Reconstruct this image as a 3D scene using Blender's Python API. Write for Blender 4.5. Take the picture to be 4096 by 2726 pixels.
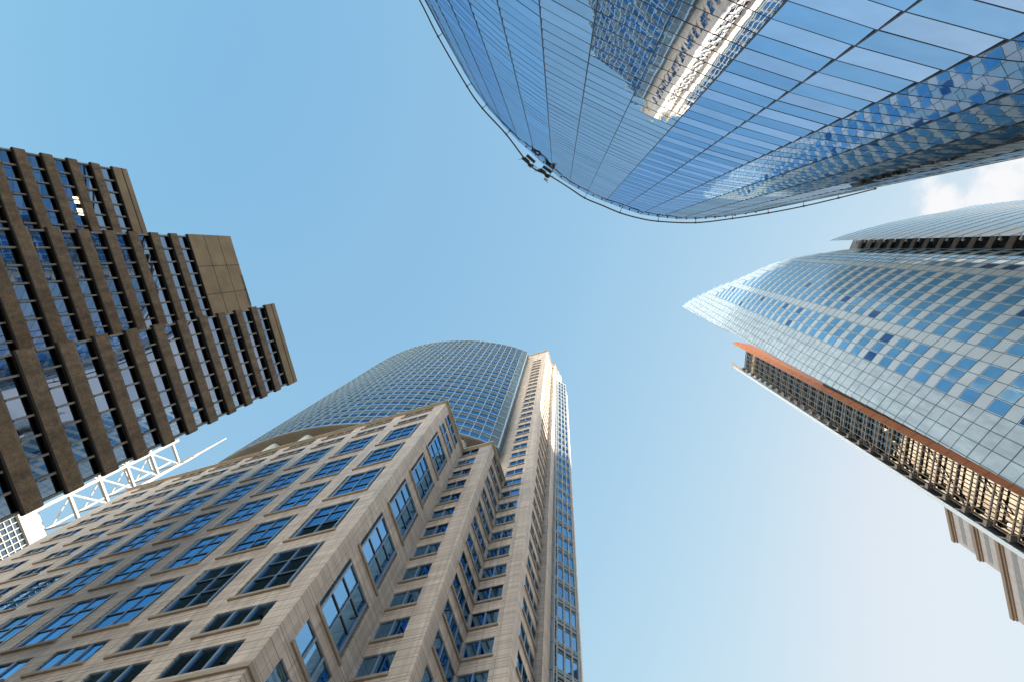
import bpy, math, random
from mathutils import Matrix, Vector
random.seed(7)
R = math.radians
scene = bpy.context.scene
for o in list(bpy.data.objects): bpy.data.objects.remove(o)
COL = scene.collection

# ------------------------------------------------------------------ camera
FPX = 2100.0 / 4096.0
vz = Vector((2236 - 2048, 1009 - 1363, 2100.0)).normalized()      # straight up, seen in the picture
ax = (Vector((1, 0, 0)) - vz * vz[0]).normalized()
by = vz.cross(ax)
def cam_axis(e): return Vector((e.dot(ax), e.dot(by), e.dot(vz)))
cr, cu, cb = cam_axis(Vector((1, 0, 0))), -cam_axis(Vector((0, 1, 0))), -cam_axis(Vector((0, 0, 1)))
cd = bpy.data.cameras.new('camera')
cam = bpy.data.objects.new('camera', cd); COL.objects.link(cam)
cam.matrix_world = Matrix(((cr.x, cu.x, cb.x, 0), (cr.y, cu.y, cb.y, 0), (cr.z, cu.z, cb.z, 0), (0, 0, 0, 1)))
cd.sensor_width = 36.0; cd.lens = 36.0 * FPX
cd.clip_start = 0.1; cd.clip_end = 5000
scene.camera = cam
scene.render.resolution_x = 1024; scene.render.resolution_y = 681
scene.render.engine = 'CYCLES'

# ------------------------------------------------------------------ sun and sky
HAZE_GAIN = 5.0
SUN_AZ, SUN_EL = 18.0, 31.0                     # degrees, azimuth from +X towards +Y
sv = Vector((math.cos(R(SUN_AZ)) * math.cos(R(SUN_EL)), math.sin(R(SUN_AZ)) * math.cos(R(SUN_EL)), math.sin(R(SUN_EL))))
sl = bpy.data.lights.new('sun', 'SUN'); sl.energy = 5.0; sl.angle = R(0.5); sl.color = (1.0, 0.90, 0.76)
so = bpy.data.objects.new('sun', sl); COL.objects.link(so)
so.rotation_euler = sv.to_track_quat('Z', 'Y').to_euler(); so.location = (0, 0, 300)

world = bpy.data.worlds.new('World'); scene.world = world; world.use_nodes = True
wn, wl = world.node_tree.nodes, world.node_tree.links
wn.clear()
def N(nodes, t, **kw):
    n = nodes.new(t)
    for k, v in kw.items(): setattr(n, k, v)
    return n
sky = N(wn, 'ShaderNodeTexSky', sky_type='NISHITA', sun_disc=False)
sky.sun_elevation = R(SUN_EL); sky.sun_rotation = R(90 - SUN_AZ)
sky.air_density = 1.0; sky.dust_density = 0.4; sky.ozone_density = 1.0; sky.altitude = 50
tc = N(wn, 'ShaderNodeTexCoord')
sep = N(wn, 'ShaderNodeSeparateXYZ'); wl.new(tc.outputs['Generated'], sep.inputs[0])
zmax = N(wn, 'ShaderNodeMath', operation='MAXIMUM'); zmax.inputs[1].default_value = 0.06; wl.new(sep.outputs['Z'], zmax.inputs[0])
du = N(wn, 'ShaderNodeMath', operation='DIVIDE'); wl.new(sep.outputs['X'], du.inputs[0]); wl.new(zmax.outputs[0], du.inputs[1])
dv = N(wn, 'ShaderNodeMath', operation='DIVIDE'); wl.new(sep.outputs['Y'], dv.inputs[0]); wl.new(zmax.outputs[0], dv.inputs[1])
uvv = N(wn, 'ShaderNodeCombineXYZ'); wl.new(du.outputs[0], uvv.inputs[0]); wl.new(dv.outputs[0], uvv.inputs[1])
noi = N(wn, 'ShaderNodeTexNoise'); noi.inputs['Scale'].default_value = 9.0; noi.inputs['Detail'].default_value = 9.0
noi.inputs['Roughness'].default_value = 0.60; noi.inputs['Distortion'].default_value = 0.35
wl.new(uvv.outputs[0], noi.inputs['Vector'])
def blob(cx, cy, r, gain):
    """cloud field centred on one direction of the sky"""
    sub = N(wn, 'ShaderNodeVectorMath', operation='SUBTRACT'); wl.new(uvv.outputs[0], sub.inputs[0]); sub.inputs[1].default_value = (cx, cy, 0)
    ln = N(wn, 'ShaderNodeVectorMath', operation='LENGTH'); wl.new(sub.outputs[0], ln.inputs[0])
    mr = N(wn, 'ShaderNodeMapRange'); mr.inputs['From Min'].default_value = 0; mr.inputs['From Max'].default_value = r
    mr.inputs['To Min'].default_value = gain; mr.inputs['To Max'].default_value = 0
    wl.new(ln.outputs['Value'], mr.inputs['Value']); return mr.outputs[0]
cov = None
for b_ in ((0.80, -0.150, 0.22, 0.62), (0.655, -0.085, 0.10, 0.52), (1.15, -0.25, 0.42, 0.55), (2.3, 0.3, 1.6, 0.30), (-2.2, -0.4, 1.2, 0.28), (-0.394, -0.235, 0.03, 0.16)):
    s_ = blob(*b_)
    if cov is None: cov = s_
    else:
        m_ = N(wn, 'ShaderNodeMath', operation='MAXIMUM'); wl.new(cov, m_.inputs[0]); wl.new(s_, m_.inputs[1]); cov = m_.outputs[0]
addc = N(wn, 'ShaderNodeMath', operation='ADD'); wl.new(noi.outputs['Fac'], addc.inputs[0]); wl.new(cov, addc.inputs[1])
cr_ = N(wn, 'ShaderNodeMapRange', interpolation_type='SMOOTHSTEP'); cr_.inputs['From Min'].default_value = 0.78; cr_.inputs['From Max'].default_value = 1.0
wl.new(addc.outputs[0], cr_.inputs['Value'])
# the camera's own tone response to the wide range of the sky: one power for each channel, soft shoulder near the sun
KX = 0.13 * 2 ** 1.7
ssp = N(wn, 'ShaderNodeSeparateColor'); wl.new(sky.outputs[0], ssp.inputs[0]); scb = N(wn, 'ShaderNodeCombineColor')
for ch, ref, out, gm, top in ((0, .258, .277, .93, .76), (1, .429, .530, .52, .85), (2, .776, .776, .25, .93)):
    p1 = N(wn, 'ShaderNodeMath', operation='MULTIPLY'); wl.new(ssp.outputs[ch], p1.inputs[0]); p1.inputs[1].default_value = KX / ref
    p2 = N(wn, 'ShaderNodeMath', operation='POWER'); wl.new(p1.outputs[0], p2.inputs[0]); p2.inputs[1].default_value = gm
    p3 = N(wn, 'ShaderNodeMath', operation='MULTIPLY'); wl.new(p2.outputs[0], p3.inputs[0]); p3.inputs[1].default_value = out
    p4 = N(wn, 'ShaderNodeMath', operation='SMOOTH_MIN'); wl.new(p3.outputs[0], p4.inputs[0]); p4.inputs[1].default_value = top; p4.inputs[2].default_value = .22
    p5 = N(wn, 'ShaderNodeMath', operation='DIVIDE'); wl.new(p4.outputs[0], p5.inputs[0]); p5.inputs[1].default_value = KX; wl.new(p5.outputs[0], scb.inputs[ch])
# bright low haze, added below the frame to lift the shaded walls
hz1 = N(wn, 'ShaderNodeMapRange', interpolation_type='SMOOTHSTEP'); hz1.inputs['From Min'].default_value = 0.60; hz1.inputs['From Max'].default_value = 0.12
hz1.inputs['To Min'].default_value = 1.0; hz1.inputs['To Max'].default_value = HAZE_GAIN; wl.new(sep.outputs['Z'], hz1.inputs['Value'])
hzv = N(wn, 'ShaderNodeVectorMath', operation='SCALE'); wl.new(scb.outputs[0], hzv.inputs[0]); wl.new(hz1.outputs[0], hzv.inputs['Scale'])
wrm = N(wn, 'ShaderNodeMix', data_type='RGBA', blend_type='MULTIPLY'); wl.new(hzv.outputs[0], wrm.inputs['A']); wrm.inputs['B'].default_value = (1.18, 1.0, 0.80, 1)
hz2 = N(wn, 'ShaderNodeMapRange'); hz2.inputs['From Min'].default_value = 0.55; hz2.inputs['From Max'].default_value = 0.25; wl.new(sep.outputs['Z'], hz2.inputs['Value']); wl.new(hz2.outputs[0], wrm.inputs['Factor'])
# the sky is deepest away from the sun
adot = N(wn, 'ShaderNodeVectorMath', operation='DOT_PRODUCT'); wl.new(tc.outputs['Generated'], adot.inputs[0]); adot.inputs[1].default_value = (math.cos(R(SUN_AZ + 12)), math.sin(R(SUN_AZ + 12)), 0)
amr = N(wn, 'ShaderNodeMapRange', interpolation_type='SMOOTHSTEP'); amr.inputs['From Min'].default_value = -0.25; amr.inputs['From Max'].default_value = -0.85; wl.new(adot.outputs['Value'], amr.inputs['Value'])
deepen = N(wn, 'ShaderNodeMix', data_type='RGBA', blend_type='MULTIPLY'); wl.new(wrm.outputs['Result'], deepen.inputs['A']); deepen.inputs['B'].default_value = (0.66, 0.86, 0.96, 1)
dz_ = N(wn, 'ShaderNodeMapRange', interpolation_type='SMOOTHSTEP'); dz_.inputs['From Min'].default_value = 0.48; dz_.inputs['From Max'].default_value = 0.60; wl.new(sep.outputs['Z'], dz_.inputs['Value'])
dmu = N(wn, 'ShaderNodeMath', operation='MULTIPLY'); wl.new(dz_.outputs[0], dmu.inputs[0]); wl.new(amr.outputs[0], dmu.inputs[1]); wl.new(dmu.outputs[0], deepen.inputs['Factor'])
mixc = N(wn, 'ShaderNodeMix', data_type='RGBA'); wl.new(cr_.outputs[0], mixc.inputs['Factor']); wl.new(deepen.outputs['Result'], mixc.inputs['A'])
mixc.inputs['B'].default_value = (2.25, 2.25, 2.3, 1)
bg = N(wn, 'ShaderNodeBackground'); bg.inputs['Strength'].default_value = 0.13
wl.new(mixc.outputs['Result'], bg.inputs['Color'])
wo = N(wn, 'ShaderNodeOutputWorld'); wl.new(bg.outputs[0], wo.inputs['Surface'])
scene.view_settings.view_transform = 'Standard'; scene.view_settings.look = 'None'
scene.view_settings.exposure = 1.7; scene.view_settings.gamma = 1.0; scene.view_settings.use_curve_mapping = False

# ------------------------------------------------------------------ materials
def newmat(name):
    m = bpy.data.materials.new(name); m.use_nodes = True
    n = m.node_tree.nodes; l = m.node_tree.links
    b = n['Principled BSDF']; return m, n, l, b
def simple(name, col, rough=0.6, metal=0.0, var=0.10, scale=1.5, ior=1.5, bump=0.0, bscale=3.0, stretch=(1, 1, 1)):
    m, n, l, b = newmat(name)
    g = N(n, 'ShaderNodeNewGeometry')
    mp = N(n, 'ShaderNodeMapping'); mp.inputs['Scale'].default_value = stretch; l.new(g.outputs['Position'], mp.inputs['Vector'])
    t = N(n, 'ShaderNodeTexNoise'); t.inputs['Scale'].default_value = scale; t.inputs['Detail'].default_value = 5; l.new(mp.outputs[0], t.inputs['Vector'])
    r = N(n, 'ShaderNodeMapRange'); r.inputs['From Min'].default_value = 0.3; r.inputs['From Max'].default_value = 0.7
    r.inputs['To Min'].default_value = 1 - var; r.inputs['To Max'].default_value = 1 + var; l.new(t.outputs['Fac'], r.inputs['Value'])
    v = N(n, 'ShaderNodeVectorMath', operation='SCALE'); v.inputs[0].default_value = col; l.new(r.outputs[0], v.inputs['Scale'])
    l.new(v.outputs[0], b.inputs['Base Color'])
    b.inputs['Roughness'].default_value = rough; b.inputs['Metallic'].default_value = metal; b.inputs['IOR'].default_value = ior
    if bump:
        t2 = N(n, 'ShaderNodeTexNoise'); t2.inputs['Scale'].default_value = bscale; t2.inputs['Detail'].default_value = 1.5; l.new(mp.outputs[0], t2.inputs['Vector'])
        bp = N(n, 'ShaderNodeBump'); bp.inputs['Strength'].default_value = 1.0; bp.inputs['Distance'].default_value = bump
        l.new(t2.outputs['Fac'], bp.inputs['Height']); l.new(bp.outputs[0], b.inputs['Normal'])
    return m
TH = -0.296                                     # turn of the granite tower about the vertical
def granite(name, col, rot=TH, storey=3.905, z0=0.9, panel=1.69, joint=(0.16, 0.13, 0.11)):
    """stone cladding: courses of unequal height, butt joints, panels each of its own tone, veins"""
    m, n, l, b = newmat(name)
    g = N(n, 'ShaderNodeNewGeometry')
    vr = N(n, 'ShaderNodeVectorRotate', rotation_type='Z_AXIS'); vr.inputs['Angle'].default_value = -rot; l.new(g.outputs['Position'], vr.inputs['Vector'])
    s = N(n, 'ShaderNodeSeparateXYZ'); l.new(vr.outputs[0], s.inputs[0])
    h = N(n, 'ShaderNodeMath', operation='ADD'); l.new(s.outputs['X'], h.inputs[0]); l.new(s.outputs['Y'], h.inputs[1])
    hz = N(n, 'ShaderNodeMath', operation='DIVIDE'); l.new(h.outputs[0], hz.inputs[0]); hz.inputs[1].default_value = panel
    hf = N(n, 'ShaderNodeMath', operation='FRACT'); l.new(hz.outputs[0], hf.inputs[0])
    hfl = N(n, 'ShaderNodeMath', operation='FLOOR'); l.new(hz.outputs[0], hfl.inputs[0])
    za = N(n, 'ShaderNodeMath', operation='SUBTRACT'); l.new(s.outputs['Z'], za.inputs[0]); za.inputs[1].default_value = z0
    zd = N(n, 'ShaderNodeMath', operation='DIVIDE'); l.new(za.outputs[0], zd.inputs[0]); zd.inputs[1].default_value = storey
    zf = N(n, 'ShaderNodeMath', operation='FRACT'); l.new(zd.outputs[0], zf.inputs[0])
    zfl = N(n, 'ShaderNodeMath', operation='FLOOR'); l.new(zd.outputs[0], zfl.inputs[0])
    rp = N(n, 'ShaderNodeValToRGB'); rp.color_ramp.interpolation = 'CONSTANT'
    cuts = (0.0, 0.085, 0.27, 0.455, 0.545, 0.73, 0.915)
    els = rp.color_ramp.elements
    els[0].position = 0; els[0].color = (0, 0, 0, 1)
    els[1].position = 0.008; els[1].color = (0.1, 0.1, 0.1, 1)
    for i, c in enumerate(cuts[1:]):
        e = els.new(c); e.color = (0, 0, 0, 1)
        e = els.new(c + 0.0085); v = 0.2 + i * 0.1; e.color = (v, v, v, 1)
    l.new(zf.outputs[0], rp.inputs['Fac'])
    isj = N(n, 'ShaderNodeMath', operation='LESS_THAN'); l.new(rp.outputs['Color'], isj.inputs[0]); isj.inputs[1].default_value = 0.05
    vj = N(n, 'ShaderNodeMath', operation='LESS_THAN'); l.new(hf.outputs[0], vj.inputs[0]); vj.inputs[1].default_value = 0.012
    jm = N(n, 'ShaderNodeMath', operation='MAXIMUM'); l.new(isj.outputs[0], jm.inputs[0]); l.new(vj.outputs[0], jm.inputs[1])
    cid = N(n, 'ShaderNodeCombineXYZ'); l.new(hfl.outputs[0], cid.inputs[0])
    cz = N(n, 'ShaderNodeMath', operation='MULTIPLY_ADD'); l.new(zfl.outputs[0], cz.inputs[0]); cz.inputs[1].default_value = 7.0; l.new(rp.outputs['Color'], cz.inputs[2]); l.new(cz.outputs[0], cid.inputs[1])
    wnz = N(n, 'ShaderNodeTexWhiteNoise', noise_dimensions='2D'); l.new(cid.outputs[0], wnz.inputs['Vector'])
    t = N(n, 'ShaderNodeTexNoise'); t.inputs['Scale'].default_value = 1.0; t.inputs['Detail'].default_value = 7; t.inputs['Roughness'].default_value = .65; t.inputs['Distortion'].default_value = 1.2
    mp = N(n, 'ShaderNodeMapping'); mp.inputs['Scale'].default_value = (0.5, 0.5, 2.6); l.new(vr.outputs[0], mp.inputs['Vector']); l.new(mp.outputs[0], t.inputs['Vector'])
    fine = N(n, 'ShaderNodeTexNoise'); fine.inputs['Scale'].default_value = 22.0; fine.inputs['Detail'].default_value = 2; l.new(vr.outputs[0], fine.inputs['Vector'])
    a1 = N(n, 'ShaderNodeMath', operation='MULTIPLY_ADD'); l.new(wnz.outputs['Value'], a1.inputs[0]); a1.inputs[1].default_value = 0.22; a1.inputs[2].default_value = 0.72
    a2 = N(n, 'ShaderNodeMath', operation='MULTIPLY_ADD'); l.new(t.outputs['Fac'], a2.inputs[0]); a2.inputs[1].default_value = 0.30; l.new(a1.outputs[0], a2.inputs[2])
    a3 = N(n, 'ShaderNodeMath', operation='MULTIPLY_ADD'); l.new(fine.outputs['Fac'], a3.inputs[0]); a3.inputs[1].default_value = 0.10; l.new(a2.outputs[0], a3.inputs[2])
    stk = N(n, 'ShaderNodeTexNoise'); stk.inputs['Scale'].default_value = 1.0; stk.inputs['Detail'].default_value = 4      # rain streaks
    mps = N(n, 'ShaderNodeMapping'); mps.inputs['Scale'].default_value = (1.7, 1.7, 0.07); l.new(vr.outputs[0], mps.inputs['Vector']); l.new(mps.outputs[0], stk.inputs['Vector'])
    skr = N(n, 'ShaderNodeMapRange'); skr.inputs['From Min'].default_value = .40; skr.inputs['From Max'].default_value = .62; skr.inputs['To Min'].default_value = .84; skr.inputs['To Max'].default_value = 1.03; l.new(stk.outputs['Fac'], skr.inputs['Value'])
    a4 = N(n, 'ShaderNodeMath', operation='MULTIPLY'); l.new(a3.outputs[0], a4.inputs[0]); l.new(skr.outputs[0], a4.inputs[1])
    v = N(n, 'ShaderNodeVectorMath', operation='SCALE'); v.inputs[0].default_value = col; l.new(a4.outputs[0], v.inputs['Scale'])
    mx = N(n, 'ShaderNodeMix', data_type='RGBA'); l.new(jm.outputs[0], mx.inputs['Factor']); l.new(v.outputs[0], mx.inputs['A']); mx.inputs['B'].default_value = (*joint, 1)
    l.new(mx.outputs['Result'], b.inputs['Base Color']); b.inputs['Roughness'].default_value = 0.5
    return m
def mirror(name, col, bump=0.0, bscale=1.0, rough=0.015, stretch=(1, 1, 1), var=0.05, tone=0.10, edge=0.75):
    m = simple(name, col, rough=rough, metal=1.0, var=var, scale=0.6, bump=bump, bscale=bscale, stretch=stretch)
    n, l = m.node_tree.nodes, m.node_tree.links; b = n['Principled BSDF']
    b.inputs['Specular Tint'].default_value = (*[edge * c + (1 - edge) for c in col], 1)
    src = b.inputs['Base Color'].links[0].from_socket; g = N(n, 'ShaderNodeNewGeometry'); oi = N(n, 'ShaderNodeObjectInfo')
    a = N(n, 'ShaderNodeMath', operation='ADD'); l.new(g.outputs['Random Per Island'], a.inputs[0]); l.new(oi.outputs['Random'], a.inputs[1])
    f = N(n, 'ShaderNodeMath', operation='FRACT'); l.new(a.outputs[0], f.inputs[0])
    r = N(n, 'ShaderNodeMapRange'); r.inputs['To Min'].default_value = 1 - tone; r.inputs['To Max'].default_value = 1 + tone * .5; l.new(f.outputs[0], r.inputs['Value'])
    v = N(n, 'ShaderNodeVectorMath', operation='SCALE'); l.new(src, v.inputs[0]); l.new(r.outputs[0], v.inputs['Scale']); l.new(v.outputs[0], b.inputs['Base Color'])
    return m
def emit(name, col, k):
    m, n, l, b = newmat(name); b.inputs['Base Color'].default_value = (*col, 1)
    b.inputs['Emission Color'].default_value = (*col, 1); b.inputs['Emission Strength'].default_value = k; return m

M = {}
M['granite'] = granite('granite', (0.76, 0.615, 0.51))
M['sill'] = simple('sill_stone', (0.44, 0.35, 0.26), 0.6, var=0.08)
M['cornice'] = simple('cornice_stone', (0.60, 0.49, 0.35), 0.6, var=0.10)
M['frame'] = simple('window_frame_metal', (0.30, 0.40, 0.50), 0.35, 0.35, var=0.05)
M['framed'] = simple('dark_frame_metal', (0.04, 0.05, 0.06), 0.4, 0.2)
M['pane'] = mirror('blue_pane', (0.20, 0.41, 0.65), 0.0012, 1.1, tone=0.14)
M['panelow'] = simple('dark_pane', (0.012, 0.012, 0.013), 0.02, 0.0, ior=1.55, bump=0.0012, bscale=1.1)
M['panecl'] = mirror('tower_pane', (0.18, 0.36, 0.58), 0.0010, 0.9, tone=0.30)
M['alu'] = simple('pale_metal', (0.46, 0.58, 0.66), 0.4, 0.3, var=0.06)
M['alub'] = simple('cream_metal', (0.52, 0.57, 0.60), 0.5, 0.0, var=0.06)
M['louvre'] = simple('louvre_dark', (0.035, 0.035, 0.032), 0.5)
M['soffit'] = simple('soffit_panel', (0.38, 0.32, 0.25), 0.6)
M['colm'] = simple('column_white', (0.62, 0.66, 0.66), 0.5, var=0.05)
M['grey'] = simple('grey_panel', (0.38, 0.47, 0.55), 0.35, 0.2, var=0.05)

# ------------------------------------------------------------------ mesh builder
class MB:
    def __init__(s): s.v = []; s.f = []; s.m = []
    def face(s, pts, mi=0):
        k = len(s.v); s.v.extend([tuple(p) for p in pts]); s.f.append(tuple(range(k, k + len(pts)))); s.m.append(mi)
    def hexa(s, p, mi=0):
        """p: 8 points, bottom ring then top ring"""
        k = len(s.v); s.v.extend([tuple(q) for q in p])
        for q in ((0, 3, 2, 1), (4, 5, 6, 7), (0, 1, 5, 4), (1, 2, 6, 5), (2, 3, 7, 6), (3, 0, 4, 7)):
            s.f.append(tuple(k + i for i in q)); s.m.append(mi)
    def box(s, F, a0, a1, d0, d1, z0, z1, mi=0):
        s.hexa([F(a0, d0, z0), F(a1, d0, z0), F(a1, d1, z0), F(a0, d1, z0), F(a0, d0, z1), F(a1, d0, z1), F(a1, d1, z1), F(a0, d1, z1)], mi)
    def bar(s, p, q, w, mi=0, up=None, n=4, h=None):
        p = Vector(p); q = Vector(q); d = (q - p).normalized(); h = h or w
        u = Vector(up) if up else (Vector((0, 0, 1)) if abs(d.z) < 0.9 else Vector((1, 0, 0)))
        x = d.cross(u).normalized(); y = x.cross(d).normalized(); k = len(s.v)
        for c in (p, q):
            for i in range(n):
                a = 2 * math.pi * (i + .5) / n; kk = (0.7071 if n == 4 else 0.5)
                s.v.append(tuple(c + x * math.cos(a) * w * kk + y * math.sin(a) * h * kk))
        for i in range(n):
            j = (i + 1) % n; s.f.append((k + i, k + j, k + n + j, k + n + i)); s.m.append(mi)
        s.f.append(tuple(k + i for i in range(n))[::-1]); s.m.append(mi)
        s.f.append(tuple(k + n + i for i in range(n))); s.m.append(mi)
    def prism(s, poly, z0, z1, mi=0, top=True):
        k = len(s.v); n = len(poly)
        z0s = z0 if hasattr(z0, '__len__') else [z0] * n; z1s = z1 if hasattr(z1, '__len__') else [z1] * n
        for i in range(n): s.v.append((poly[i][0], poly[i][1], z0s[i]))
        for i in range(n): s.v.append((poly[i][0], poly[i][1], z1s[i]))
        for i in range(n):
            j = (i + 1) % n; s.f.append((k + i, k + j, k + n + j, k + n + i)); s.m.append(mi)
        if top:
            s.f.append(tuple(k + n + i for i in range(n))); s.m.append(mi)
            s.f.append(tuple(k + i for i in range(n))[::-1]); s.m.append(mi)
    def add(s, o):
        k = len(s.v); s.v.extend(o.v); s.f.extend([tuple(i + k for i in f) for f in o.f]); s.m.extend(o.m)
    def build(s, name, mats, parent=None, smooth=False):
        me = bpy.data.meshes.new(name); me.from_pydata(s.v, [], s.f)
        for m in (mats if isinstance(mats, (list, tuple)) else [mats]): me.materials.append(m)
        me.polygons.foreach_set('material_index', s.m)
        if smooth: me.polygons.foreach_set('use_smooth', [True] * len(s.f))
        me.update(); o = bpy.data.objects.new(name, me); COL.objects.link(o)
        if parent:
            o.parent = parent; o.matrix_parent_inverse = parent.matrix_world.inverted()
        return o
def thing(name, label, cat, loc=(0, 0, 0), group=None):
    o = bpy.data.objects.new(name, None); COL.objects.link(o); o.location = loc
    o.matrix_world = Matrix.Translation(loc)
    o['label'] = label; o['category'] = cat
    if group: o['group'] = group
    return o
def rot(p, q, t=TH): return (p * math.cos(t) - q * math.sin(t), p * math.sin(t) + q * math.cos(t))
def frame(o, along, out):
    """local frame of a facade: a along it, d outwards, z up"""
    al = Vector((along[0], along[1])).normalized(); n = Vector((out[0], out[1])).normalized()
    return lambda a, d, z: (o[0] + al.x * a + n.x * d, o[1] + al.y * a + n.y * d, z)
def bframe_front(q):        # granite tower faces looking to -q: a is p
    o = rot(0, q); return frame(o, rot(1, 0), rot(0, -1))
def bframe_side(p):         # faces looking to +p: a is q
    o = rot(p, 0); return frame(o, rot(0, 1), rot(1, 0))
def wall_holes(mb, F, a0, a1, z0, z1, holes, depth, mi=0):
    A = sorted(set([a0, a1] + [x for h in holes for x in (h[0], h[1])])); Z = sorted(set([z0, z1] + [x for h in holes for x in (h[2], h[3])]))
    A = [x for x in A if a0 - 1e-6 <= x <= a1 + 1e-6]; Z = [x for x in Z if z0 - 1e-6 <= x <= z1 + 1e-6]
    for j in range(len(Z) - 1):
        zc = (Z[j] + Z[j + 1]) / 2; start = None
        hz = [h for h in holes if h[2] < zc < h[3]]
        for i in range(len(A) - 1):
            ac = (A[i] + A[i + 1]) / 2; solid = not any(h[0] < ac < h[1] for h in hz)
            if solid and start is None: start = A[i]
            if start is not None and (not solid or i == len(A) - 2):
                end = A[i + 1] if solid else A[i]
                mb.face([F(start, 0, Z[j]), F(end, 0, Z[j]), F(end, 0, Z[j + 1]), F(start, 0, Z[j + 1])], mi); start = None
    for h in holes:
        b, c, e, f = h[:4]; d = -(h[4] if len(h) > 4 else depth)
        mb.face([F(b, 0, e), F(b, d, e), F(b, d, f), F(b, 0, f)], mi); mb.face([F(c, 0, e), F(c, d, e), F(c, d, f), F(c, 0, f)], mi)
        mb.face([F(b, 0, e), F(c, 0, e), F(c, d, e), F(b, d, e)], mi); mb.face([F(b, 0, f), F(c, 0, f), F(c, d, f), F(b, d, f)], mi)
UPV = Vector((0, 0, 1))
def apparent(c, w, h, n=None):
    """rough size in the picture (and 0 when out of the frame)"""
    c = Vector(c); e = ax * c.x + by * c.y + vz * c.z
    if e.z <= 0: return 0
    x, y = e.x / e.z * FPX, e.y / e.z * FPX
    if abs(x) > 0.52 or abs(y) > 0.35: return 0
    f = 1.0
    if n is not None: f = abs(Vector(n).dot(c.normalized()))
    return w * h * f / c.length_squared
def part_windows(parent, wins, limit=100, name='window'):
    """wins: (size, [(mb, mats)] frame, [(child name, mb, mats)]) - the largest are parts of their own"""
    wins.sort(key=lambda w: -w[0])
    for w in wins[:limit]:
        o = w[1].build(name, w[2], parent)
        for cn, cmb, cm in w[3]:
            if cmb.f: cmb.build(cn, cm, o)
    rest = wins[limit:]
    if rest:
        allm = []; big = MB()
        for w in rest:
            for mb, mats in [(w[1], w[2])] + [(c[1], c[2]) for c in w[3]]:
                mats = mats if isinstance(mats, (list, tuple)) else [mats]; mp = []
                for m in mats:
                    if m not in allm: allm.append(m)
                    mp.append(allm.index(m))
                k = len(big.v); big.v.extend(mb.v); big.f.extend([tuple(i + k for i in f) for f in mb.f]); big.m.extend([mp[i] for i in mb.m])
        o = big.build(name, allm, parent); o['kind'] = 'stuff'

GZ = -1.6
# ------------------------------------------------------------------ ground
g = MB(); g.face([(-2500, -2500, GZ), (2500, -2500, GZ), (2500, 2500, GZ), (-2500, 2500, GZ)])
go = g.build('ground', simple('pale_paving', (0.30, 0.28, 0.25), 0.85, var=0.2, scale=0.8)); go['kind'] = 'structure'

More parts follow.
